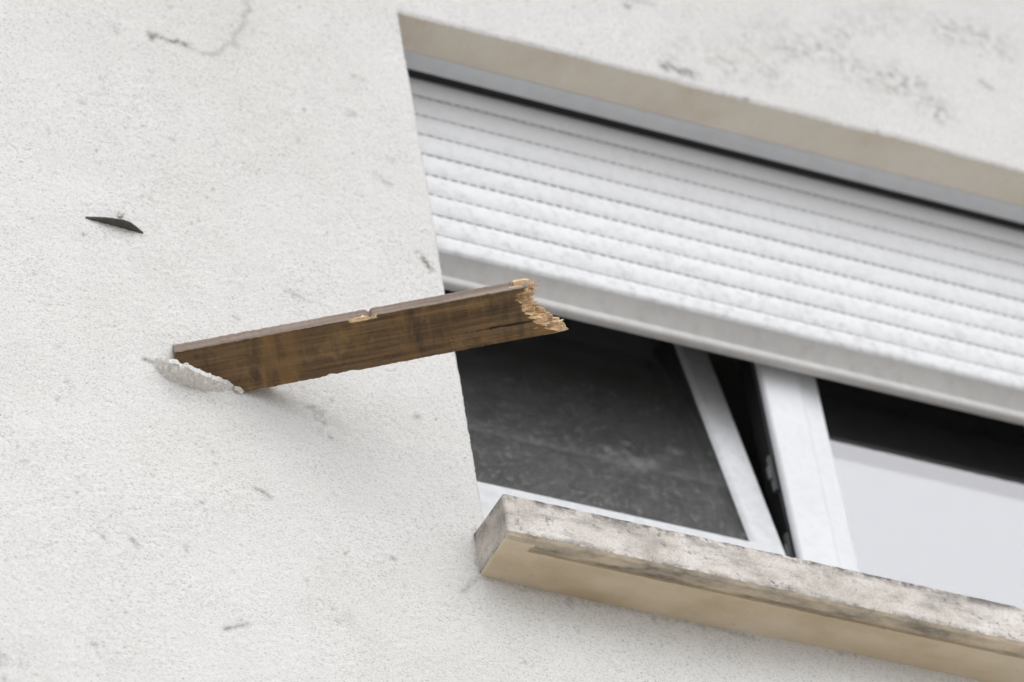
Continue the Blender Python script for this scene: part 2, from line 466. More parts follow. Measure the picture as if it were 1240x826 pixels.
# marks on the stucco: (points on the wall x,z), radius, strength
STAINS = [
    ([(-0.4355, -0.1972), (-0.4062, -0.2), (-0.381, -0.2041)], 0.0075, 1.10),
    ([(-0.381, -0.2041), (-0.3534, -0.211), (-0.3298, -0.2051), (-0.3015, -0.1673), (-0.2791, -0.1241), (-0.2651, -0.0833), (-0.2672, -0.0513)], 0.0053, 0.50),
    ([(-0.3047, -0.1719), (-0.271, -0.1124)], 0.0120, 0.22),
    ([(0.419, 0.1491), (0.4297, 0.1508)], 0.0075, 0.80),
    ([(0.4386, 0.169), (0.4648, 0.174)], 0.0090, 0.45),
    ([(0.4722, 0.0308), (0.4952, 0.0271), (0.519, 0.0273)], 0.0105, 1.00),
    ([(0.4896, 0.0553), (0.5183, 0.0929)], 0.0120, 0.25),
    ([(0.5741, 0.0866), (0.6059, 0.063)], 0.0135, 0.35),
    ([(0.6609, 0.0922), (0.6762, 0.0688)], 0.0135, 0.35),
    ([(0.6925, 0.1406), (0.7676, 0.1748), (0.831, 0.2246)], 0.0150, 0.30),
    ([(0.7168, 0.1485), (0.727, 0.1461)], 0.0090, 0.60),
    ([(0.81, 0.156), (0.8749, 0.133), (0.9249, 0.1357)], 0.0180, 0.40),
    ([(0.9162, 0.1464), (0.9548, 0.13), (0.9838, 0.0972)], 0.0180, 0.50),
    ([(1.0343, 0.3016), (1.0994, 0.3093), (1.1511, 0.2909)], 0.0165, 0.40),
    ([(1.0877, 0.196), (1.104, 0.1838)], 0.0053, 0.60),
    ([(0.5766, -0.0008), (0.6134, -0.004)], 0.0060, 0.60),
    ([(0.8516, 0.2509), (0.9562, 0.3052)], 0.0210, 0.22),
    ([(0.628, 0.1195), (0.7037, 0.2018)], 0.0180, 0.20),
    ([(-0.0289, -0.5381), (-0.0251, -0.5505), (-0.0183, -0.5603)], 0.0039, 1.25),
    ([(-0.101, -0.1788), (-0.0831, -0.1802)], 0.0060, 0.40),
    ([(-0.1155, -0.2635)], 0.0075, 0.45),
    ([(-0.2131, -0.3504)], 0.0060, 0.50),
    ([(-0.2248, -0.2983)], 0.0060, 0.35),
    ([(-0.0845, -0.3886), (-0.0718, -0.3968)], 0.0060, 0.40),
    ([(-0.0554, -0.343)], 0.0045, 0.40),
    ([(-0.4756, -0.5511)], 0.0060, 0.40),
    ([(-0.3766, -0.2803)], 0.0060, 0.30),
    ([(-0.5646, -0.3823)], 0.0053, 0.50),
    ([(-0.4989, -0.204), (-0.4875, -0.2109)], 0.0060, 0.30),
    ([(-0.4249, -0.4186)], 0.0060, 0.40),
    ([(-0.5305, -0.3212)], 0.0045, 0.40),
    ([(-0.5481, -0.5062)], 0.0037, 0.50),
    ([(-0.606, -1.2346)], 0.0045, 0.90),
    ([(-0.5618, -1.2307), (-0.5539, -1.2376)], 0.0048, 0.90),
    ([(-0.4336, -1.3565), (-0.4219, -1.3507), (-0.4113, -1.3437), (-0.4, -1.3409)], 0.0033, 0.90),
    ([(-0.4115, -1.3334)], 0.0030, 0.70),
    ([(-0.3607, -1.083), (-0.3486, -1.0875), (-0.3418, -1.0949)], 0.0036, 0.80),
    ([(-0.4204, -1.0279)], 0.0039, 0.70),
    ([(-0.4191, -1.0523)], 0.0033, 0.60),
    ([(-0.45, -1.134)], 0.0036, 0.60),
    ([(-0.6379, -1.4339)], 0.0045, 0.80),
    ([(-0.6388, -1.1639)], 0.0039, 0.60),
    ([(-0.5824, -1.3625)], 0.0039, 0.50),
    ([(-0.4122, -1.2477)], 0.0036, 0.50),
    ([(-0.2631, -0.8972), (-0.2555, -0.8983)], 0.0060, 0.60),
    ([(-0.2463, -0.9085), (-0.238, -0.9253)], 0.0120, 0.35),
    ([(-0.2308, -0.9517)], 0.0048, 0.90),
    ([(-0.0876, -0.8714), (-0.0797, -0.8708)], 0.0048, 0.70),
    ([(-0.1592, -1.1625)], 0.0051, 0.70),
    ([(-0.2355, -1.1712)], 0.0039, 0.80),
    ([(-0.2452, -1.2924)], 0.0090, 0.35),
    ([(-0.2639, -0.6773), (-0.2491, -0.6862)], 0.0090, 0.40),
    ([(-0.3584, -0.7538), (-0.3521, -0.7552)], 0.0036, 0.70),
    ([(-0.7741, -1.4826), (-0.7691, -1.5097)], 0.0135, 0.35),
    ([(-0.5092, -0.8801), (-0.4892, -0.8824)], 0.0045, 1.00),
    ([(-0.4892, -0.8824), (-0.4642, -0.8865)], 0.0030, 0.80),
    ([(-0.4807, -1.2173), (-0.4782, -1.2286)], 0.0036, 0.50),
    ([(-0.6206, -0.4614)], 0.0045, 0.40),
    ([(-0.6698, -0.757)], 0.0039, 0.50),
    ([(-0.6432, -0.8927)], 0.0045, 0.40),
    ([(-0.7112, -1.1273)], 0.0045, 0.40),
    ([(-0.0246, -1.1574), (0.132, -1.1596), (0.2644, -1.1606), (0.3989, -1.1601)], 0.0075, 0.35),
    ([(0.1176, -1.1678)], 0.0075, 0.60),
    ([(0.2241, -1.1629)], 0.0060, 0.50),
    ([(0.3257, -1.1548)], 0.0045, 0.60),
    ([(0.4144, -1.164)], 0.0053, 0.80),
    ([(0.5566, -1.1621)], 0.0045, 0.50),
    ([(0.5669, -1.2077)], 0.0045, 0.60),
    ([(-0.0556, -1.1942), (-0.0248, -1.159)], 0.0045, 0.50),
    ([(-0.0185, -1.0678), (-0.0239, -1.1618)], 0.0045, 0.50),
]
D = 0.0035
I0, I1, J0, J1 = -274, 400, -460, 160         # dense part of the wall, in cells
OI1, OJ0 = 400, -308                          # window opening: x 0..1.75, z -1.078..0
nx, nz = I1 - I0 + 1, J1 - J0 + 1
X, Zz = np.meshgrid(np.arange(I0, I1 + 1) * D, np.arange(J0, J1 + 1) * D, indexing='ij')
h = 0.00040 * band_noise(nx, nz, 2.0, 4, 1) + 0.00016 * band_noise(nx, nz, 5, 14, 2) + 0.0006 * band_noise(nx, nz, 40, 120, 3) + 0.0012 * band_noise(nx, nz, 120, 400, 4)
fade = np.clip(np.minimum.reduce([X - X.min(), X.max() - X, Zz - Zz.min(), Zz.max() - Zz]) / 0.04, 0, 1)
Y = -h * fade
# the render is pushed outwards around the board
bx = X + 0.430; bz = Zz + 0.910
Y -= 0.010 * np.exp(-(bx / 0.055) ** 2 - (bz / 0.022) ** 2)
inside = (X >= -1e-6) & (Zz <= 1e-6) & (Zz >= OJ0 * D - 1e-6)
dx = np.maximum(-X, 0); dz = np.maximum(np.maximum(Zz, OJ0 * D - Zz), 0)
dist = np.hypot(dx, dz)
Y += 0.0035 * np.clip(1 - dist / 0.007, 0, 1) ** 2
ed = np.clip(1 - dist / 0.006, 0, 1)
n1 = band_noise(nx, nz, 3, 12, 7); n2 = band_noise(nx, nz, 3, 12, 8)
Xd = X + 0.0003 * n1 * ed * (X < 1e-6); Zd = Zz + 0.0004 * n2 * ed * (Zz > -1e-6)
stain = np.zeros_like(X)
warpx = 0.005 * band_noise(nx, nz, 6, 20, 21); warpz = 0.005 * band_noise(nx, nz, 6, 20, 22)
blotch = np.clip(0.55 + 0.45 * band_noise(nx, nz, 5, 16, 23) + 0.25 * band_noise(nx, nz, 2, 6, 24), 0, 1.6)
for pts, rad, s_ in STAINS:
    best = np.full(X.shape, 9.0)
    k = 0.6 if rad > 0.0055 else 0.25
    PX, PZ = X + warpx * k, Zz + warpz * k
    pts2 = pts if len(pts) > 1 else pts * 2
    for (ax, az), (cx, cz) in zip(pts2[:-1], pts2[1:]):
        ex, ez = cx - ax, cz - az
        t = np.clip(((PX - ax) * ex + (PZ - az) * ez) / (ex * ex + ez * ez + 1e-12), 0, 1)
        best = np.minimum(best, np.hypot(PX - ax - t * ex, PZ - az - t * ez))
    m_ = s_ * np.exp(-(best / rad) ** 2)
    if rad > 0.0115: m_ = 1.05 * s_ * np.exp(-(best / (rad * 2.0)) ** 2) * blotch
    stain = np.maximum(stain, m_)
# loose scatter of little soot specks
for _ in range(420):
    sx, sz = rng.uniform(-0.9, 1.3), rng.uniform(-1.58, 0.5)
    r_ = rng.uniform(0.0016, 0.0034)
    i, j = int(sx / D) - I0, int(sz / D) - J0
    a, b, c, d = max(i - 3, 0), i + 4, max(j - 3, 0), j + 4
    sub = np.hypot(X[a:b, c:d] - sx, Zz[a:b, c:d] - sz)
    stain[a:b, c:d] = np.maximum(stain[a:b, c:d], rng.uniform(0.35, 0.95) * np.exp(-(sub / r_) ** 2))

V = np.stack([Xd, Y, Zd], -1).reshape(-1, 3)
idx = np.arange(nx * nz).reshape(nx, nz)
A_, B_, C_, D_ = idx[:-1, :-1], idx[1:, :-1], idx[1:, 1:], idx[:-1, 1:]
ci, cj = np.meshgrid(np.arange(I0, I1), np.arange(J0, J1), indexing='ij')
keep = ~((ci >= 0) & (cj >= OJ0) & (cj < 0))
F = np.stack([A_[keep], B_[keep], C_[keep], D_[keep]], -1)
st_all = stain.reshape(-1)
# coarse wall outside the dense part, reveals of the opening
xa, xb, za, zb = I0 * D, I1 * D, J0 * D, J1 * D
extra_v, extra_f = [], []
def quad(*p):
    n = len(V) + len(extra_v)
    extra_v.extend(p); extra_f.append((n, n + 1, n + 2, n + 3))
L_, R_, T_, G_ = -3.2, 3.6, 1.9, -Z0
quad((L_, 0, G_), (xa, 0, G_), (xa, 0, T_), (L_, 0, T_))
quad((xa, 0, G_), (xb, 0, G_), (xb, 0, za), (xa, 0, za))
quad((xa, 0, zb), (xb, 0, zb), (xb, 0, T_), (xa, 0, T_))
quad((xb, 0, G_), (1.75, 0, G_), (1.75, 0, OJ0 * D), (xb, 0, OJ0 * D))
quad((xb, 0, 0), (1.75, 0, 0), (1.75, 0, T_), (xb, 0, T_))
quad((1.75, 0, G_), (R_, 0, G_), (R_, 0, T_), (1.75, 0, T_))
quad((1.75, 0, OJ0 * D), (1.75, 0.27, OJ0 * D), (1.75, 0.27, 0.0), (1.75, 0, 0.0))
quad((xb, 0, OJ0 * D), (xb, 0.27, OJ0 * D), (1.75, 0.27, OJ0 * D), (1.75, 0, OJ0 * D))
# thickness: top, sides and back of the wall
quad((L_, 0, T_), (R_, 0, T_), (R_, 0.27, T_), (L_, 0.27, T_))
quad((L_, 0, G_), (L_, 0, T_), (L_, 0.27, T_), (L_, 0.27, G_))
quad((R_, 0, G_), (R_, 0.27, G_), (R_, 0.27, T_), (R_, 0, T_))
jamb = [int(idx[-I0, j]) for j in range(OJ0 - J0, -J0 + 1)]
n = len(V) + len(extra_v)
extra_v += [(0.0, 0.27, V[q][2]) for q in jamb]
extra_f += [(jamb[k], n + k, n + k + 1, jamb[k + 1]) for k in range(len(jamb) - 1)]
low = [int(idx[i, OJ0 - J0]) for i in range(-I0, nx)]
n = len(V) + len(extra_v)
extra_v += [(V[q][0], 0.27, OJ0 * D) for q in low]
extra_f += [(low[k], low[k + 1], n + k + 1, n + k) for k in range(len(low) - 1)]
Vall = np.concatenate([V, np.array(extra_v)]) - np.array(HOUSE)
nf4 = np.concatenate([F, np.array(extra_f)])
me = bpy.data.meshes.new("wall")
me.vertices.add(len(Vall)); me.vertices.foreach_set('co', Vall.astype(np.float32).ravel())
me.loops.add(nf4.size); me.loops.foreach_set('vertex_index', nf4.astype(np.int32).ravel())
me.polygons.add(len(nf4))
me.polygons.foreach_set('loop_start', np.arange(0, nf4.size, 4, dtype=np.int32))
me.polygons.foreach_set('loop_total', np.full(len(nf4), 4, np.int32))
sm = np.zeros(len(nf4), bool); sm[:len(F)] = True
me.polygons.foreach_set('use_smooth', sm)
me.materials.append(STUCCO.m)
me.update(calc_edges=True)
at = me.attributes.new("stain", 'FLOAT', 'POINT')
at.data.foreach_set('value', np.concatenate([st_all, np.zeros(len(extra_v))]).astype(np.float32))
wall = bpy.data.objects.new("wall", me)
scene.collection.objects.link(wall); wall.parent = house

# soffit: painted underside of the window head, its front arris shared with the stucco
head = [V[int(idx[i, -J0])] for i in range(-I0, nx)] + [np.array((1.58, 0.003, 0)), np.array((1.75, 0.003, 0))]
rows = 9
SV, SF = [], []
sn = band_noise(len(head), rows, 2, 8, 31)
for r in range(rows):
    t = r / (rows - 1)
    for k, p in enumerate(head):
        y = p[1] + (0.0735 - p[1]) * t
        SV.append((p[0], y, p[2] * (1 - t) + 0.0006 * sn[k, r] * (0 < r < rows - 1)))
w_ = len(head)
for r in range(rows - 1):
    for k in range(w_ - 1):
        a = r * w_ + k
        SF.append((a, a + w_, a + w_ + 1, a + 1))
mesh_obj("soffit", SV, SF, SOFFIT, house, HOUSE, smooth=True)["label"] = "beige painted underside of the window head"

# stone sill
prof = [(-0.0945, -1.084), (-0.0925, -1.0805), (-0.04, -1.079), (0.05, -1.074), (0.183, -1.066), (0.183, -1.157), (0.0, -1.157), (-0.030, -1.157), (-0.060, -1.157),
        (-0.066, -1.157), (-0.0665, -1.157), (-0.0755, -1.157), (-0.076, -1.157), (-0.083, -1.1575), (-0.0905, -1.156), (-0.0945, -1.1515), (-0.0945, -1.135), (-0.0945, -1.118), (-0.0945, -1.10)]
groove = {10, 11}
slot = [0, 0, 0, 0, 0, 1, 1, 1, 1, 2, 2, 2, 2, 2, 2, 0, 0, 0, 0]   # 0 weathered face, 1 ochre underside, 2 drip edge
xs = [-0.022, -0.0212, -0.0195, -0.016] + list(np.arange(-0.012, 1.77, 0.006)) + [1.772]
pn = band_noise(len(xs), len(prof), 2, 9, 41); pm = band_noise(len(xs), len(prof), 2, 9, 42)
V2, F2, M2 = [], [], []
cy, cz = 0.04, -1.115
for i, x in enumerate(xs):
    ins = {0: 0.0035, 1: 0.0018, 2: 0.0006}.get(i, 0.0)
    for k, (y, z) in enumerate(prof):
        yy, zz = y, z
        if ins:
            zz += ins if z < cz else -ins
            if y < -0.05: yy += ins
        if k in groove and 0.018 < x < 1.73: zz += 0.004
        front = y < -0.05
        yy += 0.00022 * pn[i, k] * front
        zz += 0.00022 * pm[i, k] * front
        V2.append((x, yy, zz))
np_ = len(prof)
for i in range(len(xs) - 1):
    for k in range(np_):
        a, b = i * np_ + k, i * np_ + (k + 1) % np_
        F2.append((a, a + np_, b + np_, b)); M2.append(slot[k] if slot[k] != 2 or k in (13, 14) or (k in (10, 11, 12) and xs[i] > 0.018) else 1)
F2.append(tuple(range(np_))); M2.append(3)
F2.append(tuple((len(xs) - 1) * np_ + k for k in range(np_))[::-1]); M2.append(0)
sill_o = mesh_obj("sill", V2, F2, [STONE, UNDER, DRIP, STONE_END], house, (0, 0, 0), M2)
sill_o.location = (-HOUSE[0], -HOUSE[1], -HOUSE[2])
sill_o["label"] = "weathered pale stone window sill with ochre underside and black edge stains"

# inferred unseen roof eave, added so the tilted sash mirrors something dark
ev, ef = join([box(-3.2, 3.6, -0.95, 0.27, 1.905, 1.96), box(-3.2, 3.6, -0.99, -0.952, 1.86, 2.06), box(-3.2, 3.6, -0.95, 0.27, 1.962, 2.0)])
mesh_obj("inferred_eave", ev, ef, EAVE, house, HOUSE)["label"] = "inferred brown boarded eave, unseen above the window"

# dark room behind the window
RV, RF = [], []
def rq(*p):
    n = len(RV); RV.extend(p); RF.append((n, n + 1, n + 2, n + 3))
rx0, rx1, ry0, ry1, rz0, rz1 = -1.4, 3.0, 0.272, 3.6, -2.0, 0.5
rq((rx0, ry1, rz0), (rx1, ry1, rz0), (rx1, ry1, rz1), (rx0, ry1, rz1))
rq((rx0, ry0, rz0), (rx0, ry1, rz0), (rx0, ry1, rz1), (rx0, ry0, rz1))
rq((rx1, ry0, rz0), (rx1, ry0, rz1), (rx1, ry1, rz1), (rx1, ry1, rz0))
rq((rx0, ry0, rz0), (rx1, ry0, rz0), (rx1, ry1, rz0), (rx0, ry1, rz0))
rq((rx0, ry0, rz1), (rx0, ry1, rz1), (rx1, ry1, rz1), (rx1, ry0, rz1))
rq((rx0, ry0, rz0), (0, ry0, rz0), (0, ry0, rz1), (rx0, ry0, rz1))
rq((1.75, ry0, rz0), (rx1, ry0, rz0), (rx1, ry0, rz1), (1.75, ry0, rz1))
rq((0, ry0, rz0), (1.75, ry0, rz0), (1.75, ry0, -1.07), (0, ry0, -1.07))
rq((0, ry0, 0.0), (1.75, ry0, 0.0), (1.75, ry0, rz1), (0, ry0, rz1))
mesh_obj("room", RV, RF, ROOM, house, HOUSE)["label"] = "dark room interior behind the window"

# ------------------------------------------------------------------ window: frame, mullion, fixed panes, sash tilted inwards
WIN = (0.875, 0.22, -1.06)
window = root("window", WIN, "white framed window under the half lowered shutter, left sash tilted open", "window")
window["kind"] = "thing"
fr = mesh_obj("frame", *join([box(0.003, 0.036, 0.186, 0.255, -1.06, 0.0), box(1.69, 1.747, 0.186, 0.255, -1.06, 0.0),
                              box(0.036, 1.69, 0.188, 0.255, -1.06, -0.905), box(0.036, 1.69, 0.188, 0.255, -0.055, 0.0)]), FRAME, window, WIN)
bevel(fr, 0.003)
# mullion profile in plan (x,y): front lip, flat, glazing step on the right, rebate on the left
mp_ = [(0.662, 0.200), (0.662, 0.191), (0.6655, 0.1868), (0.728, 0.1868), (0.733, 0.1905), (0.768, 0.1945), (0.7735, 0.206), (0.7735, 0.255), (0.676, 0.255), (0.676, 0.200)]
nm = len(mp_)
mv = [(x, y, z) for z in (-0.906, -0.054) for (x, y) in mp_]
mf = [(k, (k + 1) % nm, (k + 1) % nm + nm, k + nm) for k in range(nm)] + [tuple(range(nm))[::-1], tuple(range(nm, 2 * nm))]
mull = mesh_obj("mullion", mv, mf, FRAME, window, WIN)
bevel(mull, 0.0015, 2, 25)
mesh_obj("gasket", *box(0.6655, 0.6758, 0.2005, 0.208, -0.904, -0.056), GASKET, mull, WIN)
mesh_obj("rebate_shade_strip", *box(0.6725, 0.6758, 0.222, 0.2545, -0.904, -0.056), GASKET, mull, WIN)  # black strip painting gasket and fitting shadows into the rebate
mesh_obj("lock_rail", *box(0.670, 0.6757, 0.211, 0.219, -0.904, -0.056), METAL, mull, WIN)
for zc in (-0.76, -0.60):
    st = mesh_obj("lock_striker", *join([box(0.660, 0.6757, 0.2100, 0.2195, zc - 0.035, zc + 0.035), box(0.655, 0.6600, 0.212, 0.2180, zc - 0.012, zc + 0.012)]), METAL, mull, WIN)
# fixed double glazing on the right
mesh_obj("pane", *box(0.7725, 1.691, 0.2220, 0.2260, -0.91, -0.05), GLASS, window, WIN)
mesh_obj("pane", *box(0.7725, 1.691, 0.2400, 0.2440, -0.91, -0.05), GLASS_I, window, WIN)
# sash, hinged at the bottom and leaning into the room
TILT = R(10.6); HY, HZ = 0.178, -0.900
def sash_pt(x, t, hh): return (x, HY + hh * math.sin(TILT) + t * math.cos(TILT), HZ + hh * math.cos(TILT) - t * math.sin(TILT))
sp = [(0.0, 0.055), (0.0, 0.004), (0.003, 0.0), (0.049, 0.0), (0.052, 0.0015), (0.057, 0.006), (0.057, 0.055)]     # (in from the edge, depth)
sx0, sx1, sh0, sh1 = 0.045, 0.647, 0.003, 0.83
BOT = 0.138                                          # the bottom rail is taller
SVv, SFf = [], []
for (cx_, sx_, ch_, sh_, hr) in ((sx0, 1, sh0, 1, 1), (sx1, -1, sh0, 1, 1), (sx1, -1, sh1, -1, 0), (sx0, 1, sh1, -1, 0)):
    for (o_, t) in sp:
        oh = o_ + (BOT - 0.057 if (hr and o_ > 0.01) else 0)
        SVv.append(sash_pt(cx_ + sx_ * o_, t, ch_ + sh_ * oh))
ns = len(sp)
for c in range(4):
    for k in range(ns):
        a, b = c * ns + k, c * ns + (k + 1) % ns
        e, f_ = ((c + 1) % 4) * ns + k, ((c + 1) % 4) * ns + (k + 1) % ns
        SFf.append((a, e, f_, b))
sash = mesh_obj("sash", SVv, SFf, [SASHM, SPACER], window, WIN, [1 if k == ns - 2 else 0 for c in range(4) for k in range(ns)])
sash["label"] = "tilted left sash leaning into the room"
bevel(sash, 0.0012, 2, 20)
for t0 in (0.0075, 0.0255):
    pv = [sash_pt(x, t, hh) for x in (sx0 + 0.056, sx1 - 0.056) for t in (t0, t0 + 0.004) for hh in (sh0 + BOT - 0.002, sh1 - 0.056)]
    pf = box(0, 1, 0, 1, 0, 1)[1]
    mesh_obj("pane", pv, pf, GLASS_D, sash, (0, 0, 0)).location = (-WIN[0], -WIN[1], -WIN[2])

# ------------------------------------------------------------------ roller shutter
SHU = (0.875, 0.14, -0.43)
shutter = root("roller_shutter", SHU, "white roller shutter lowered halfway over the window, dirty along its lower slats", "shutter")
PITCH, LINE0 = 0.0437, -0.0315
SX0, SX1 = 0.022, 1.728
def slat_profile():
    p = []
    for k in range(9):                                # convex face
        t = k / 8
        z = -0.0021 - t * (PITCH - 0.0042)
        p.append((0.1312 - 0.0038 * math.sin(math.pi * t) ** 0.7, z))
    return p + [(0.1375, -(PITCH - 0.0019)), (0.139, -(PITCH - 0.0004)), (0.142, -(PITCH - 0.0004)), (0.142, -0.0004), (0.139, -0.0004), (0.1375, -0.0019)]
slat_me = None
for k in range(-1, 8):
    ztop = LINE0 - (k - 1) * PITCH - 0.0
    loc = (0.0, 0.0, ztop)
    if slat_me is None:
        v, f = extrude_x(slat_profile(), np.linspace(SX0, SX1, 40))
        o = mesh_obj("slat", v, f, SLAT, shutter)
        for pl in o.data.polygons: pl.use_smooth = len(pl.vertices) == 4
        o.data.set_sharp_from_angle(angle=R(40))
        slat_me = o.data
    else:
        o = bpy.data.objects.new("slat", slat_me); scene.collection.objects.link(o); o.parent = shutter
    sag = 0.0006 * math.sin(k * 1.7)
    o.location = (loc[0] - SHU[0], loc[1] - SHU[1] + sag, loc[2] - SHU[2])
# knuckles of the joints: short bridges with light slots between them
kn_me = None
for k in range(-1, 8):
    z = LINE0 - k * PITCH
    if kn_me is None:
        v, f = join([box(x, x + 0.0066, 0.1316, 0.1380, -0.00205, 0.00205) for x in np.arange(SX0 + 0.01, SX1 - 0.02, 0.0165)])
        o = mesh_obj("hinge_strip", v, f, RAIL, shutter)
        kn_me = o.data
    else:
        o = bpy.data.objects.new("hinge_strip", kn_me); scene.collection.objects.link(o); o.parent = shutter
    o.location = (-SHU[0] + 0.003 * (k % 3), -SHU[1], z - SHU[2])
rp = [(0.1375, -0.3380), (0.1305, -0.3395), (0.1275, -0.342), (0.1262, -0.350), (0.1262, -0.365), (0.1275, -0.3705), (0.1310, -0.3730), (0.1530, -0.3955), (0.1550, -0.3990), (0.1515, -0.4005), (0.1500, -0.4030),
      (0.1500, -0.4110), (0.1520, -0.4150), (0.1560, -0.4165), (0.164, -0.4165), (0.166, -0.413), (0.166, -0.345), (0.142, -0.3380)]
v, f = extrude_x(rp, np.linspace(SX0, SX1, 40))
rail = mesh_obj("bottom_rail", v, f, [SLAT, RAIL], shutter, (0, 0, 0))
rail.location = (-SHU[0], -SHU[1], -SHU[2])
mi = []
for pl in rail.data.polygons:
    kk = [q % len(rp) for q in pl.vertices]
    mi.append(0 if max(kk) <= 6 or len(kk) > 4 else 1)
    pl.use_smooth = len(kk) == 4
rail.data.polygons.foreach_set('material_index', mi)
rail.data.set_sharp_from_angle(angle=R(50))
for x0 in (0.002, 1.722):
    gr = mesh_obj("guide_rail", *join([box(x0, x0 + 0.026, 0.118, 0.123, -1.06, -0.003), box(x0, x0 + 0.026, 0.164, 0.169, -1.06, -0.003),
                                       box(x0 if x0 < 1 else x0 + 0.022, x0 + 0.004 if x0 < 1 else x0 + 0.026, 0.123, 0.164, -1.06, -0.003)]), BOXM, shutter, SHU)
bxo = mesh_obj("cover_strip", *box(0.002, 1.748, 0.0740, 0.1090, -0.0015, 0.010), BOXM, shutter, SHU)
bevel(bxo, 0.002)
mesh_obj("shutter_box", *join([box(0.002, 1.748, 0.105, 0.108, 0.0105, 0.28), box(0.002, 1.748, 0.105, 0.268, 0.2805, 0.285),
                               box(0.002, 1.748, 0.262, 0.268, 0.0, 0.28), box(0.002, 1.748, 0.150, 0.2615, 0.001, 0.008)]), HOUSING, shutter, SHU)
mesh_obj("slot_shade_strip", *box(0.003, 1.747, 0.1100, 0.1262, 0.0025, 0.03), GASKET, shutter, SHU)  # brush seal widened into a black strip that stands in for the slot's shade

# ------------------------------------------------------------------ the broken board stuck in the wall
PM = np.array([[0.86461233, 0.45605839, 0.21084656], [-0.49974443, 0.73718112, 0.45477413], [0.05197145, -0.49857271, 0.86528852]])
PA = np.array([-0.47180181, -0.01778421, -0.86985678])
plank = root("wooden_plank", PA, "broken brown wooden board jutting out of the stucco beside the window", "plank")
mt = Matrix(PM.tolist()).to_4x4()
mt.translation = Vector((PA[0], PA[1], PA[2] + Z0))
plank.matrix_world = mt
W0, W1, TH = 0.0788, 0.0762, 0.0360
UB = 0.0
def width(u): return W0 + (W1 - W0) * np.clip(u / 0.5, 0, 1)
vb = np.array([0.0, 0.0047, 0.016, 0.030, 0.040, 0.051, 0.062, 0.073, 0.077])
ub = np.array([0.506, 0.496, 0.490, 0.493, 0.499, 0.506, 0.519, 0.534, 0.544])          # where the skin of the seen face ends
ue = np.array([0.516, 0.520, 0.517, 0.513, 0.518, 0.529, 0.542, 0.553, 0.556])          # tips of the fibres behind it
nu, nv, nk = 270, 44, 12
jit = band_noise(nv + 1, nk + 1, 2, 6, 51)
jag = band_noise(nv + 1, 4, 3, 9, 57)
edge_n = band_noise(nu + 1, 8, 3, 20, 52)
def skin_end(v, kk, j):
    t = kk / nk
    t = min(1, 1.8 * t)
    e = np.interp(v, vb, ub) * (1 - t) + (np.interp(v, vb, ue) - 0.010) * t
    return e + 0.0022 * jit[j, kk] + 0.0035 * jag[j, 0]
PV = np.zeros((nu + 1, nv + 1, nk + 1, 3))
for j in range(nv + 1):
    for kk in range(nk + 1):
        v1 = j / nv * W1
        e = skin_end(v1, kk, j)
        u = UB + (e - UB) * np.linspace(0, 1, nu + 1)
        v = j / nv * width(u)
        z = np.full(nu + 1, kk / nk * TH)
        # worn arrises
        if j == 0: v = v + 0.00022 * edge_n[:, 0] + (0.0012 if kk in (0, nk) else 0)
        if j == nv: v = v + 0.00035 * edge_n[:, 1] - (0.0010 if kk in (0, nk) else 0)
        if kk == 0: z = z + 0.0003 * edge_n[:, 2]
        # saw nick in the upper edge and the chip beside it
        nick = np.exp(-((u - 0.281) / 0.0026) ** 2)
        if j <= 3: v = v + 0.0055 * nick * (1 - j / 6) * (0.5 + 0.5 * (kk > 1))
        chip = np.clip(1 - np.abs((u - 0.268) / 0.022), 0, 1) ** 0.7
        if kk <= 3 and j <= 4: v = v + 0.0030 * chip * (1 - kk / 4) * (1 - j / 5)
        if kk == 0 and j <= 6: z = z + 0.0030 * chip * (1 - j / 7)
        # bites out of the lower edge
        bite = 0.0030 * np.exp(-((u - 0.2114) / 0.006) ** 2) + 0.0016 * np.exp(-((u - 0.228) / 0.005) ** 2) + 0.0022 * np.exp(-((u - 0.242) / 0.006) ** 2)
        if j >= nv - 2: v = v - bite * (1 if j == nv else 0.6 if j == nv - 1 else 0.3)
        if True: u = u + 0.0012 * edge_n[j % nu, 3] * np.clip(1 - u / 0.02, 0, 1)
        PV[:, j, kk] = np.stack([u, v, z], -1)
pid = np.arange(PV.shape[0] * PV.shape[1] * PV.shape[2]).reshape(PV.shape[:3])
def shell(pid, k_end):
    F, M = [], []
    def add(a, m):
        q = np.stack([a[:-1, :-1], a[1:, :-1], a[1:, 1:], a[:-1, 1:]], -1).reshape(-1, 4)
        F.extend(q.tolist()); M.extend([m] * len(q))
    add(pid[:, ::-1, 0], 0); add(pid[:, :, -1], 0)
    add(pid[:, 0, :], 1); add(pid[:, -1, ::-1], 0)
    add(pid[0, :, ::-1], 0); add(pid[-1], k_end)
    return F, M
F, M = shell(pid, 2)
cc = PV.reshape(-1, 3)
for q, fc in enumerate(F):                               # pale wood where the chip came off
    c = cc[fc].mean(0)
    if 0.250 < c[0] < 0.290 and c[1] < 0.006 and c[2] < 0.0080 - abs(c[0] - 0.268) * 0.30 + 0.0007 * math.sin(c[0] * 700): M[q] = 2
used = sorted({i for fc in F for i in fc}); rm = {o: n for n, o in enumerate(used)}
def local_obj(name, V, F, mats, M=None, parent=plank, smooth=False):
    me = bpy.data.meshes.new(name)
    me.from_pydata([tuple(map(float, p)) for p in V], [], F)
    for x in mats: me.materials.append(x.m)
    if M is not None: me.polygons.foreach_set('material_index', np.array(M, np.int32))
    if smooth: me.polygons.foreach_set('use_smooth', np.ones(len(F), bool))
    me.update()
    o = bpy.data.objects.new(name, me); scene.collection.objects.link(o); o.parent = parent
    return o
board = local_obj("board", cc[used], [tuple(rm[i] for i in fc) for fc in F], [WOOD, WEDGE, FRESH], M)
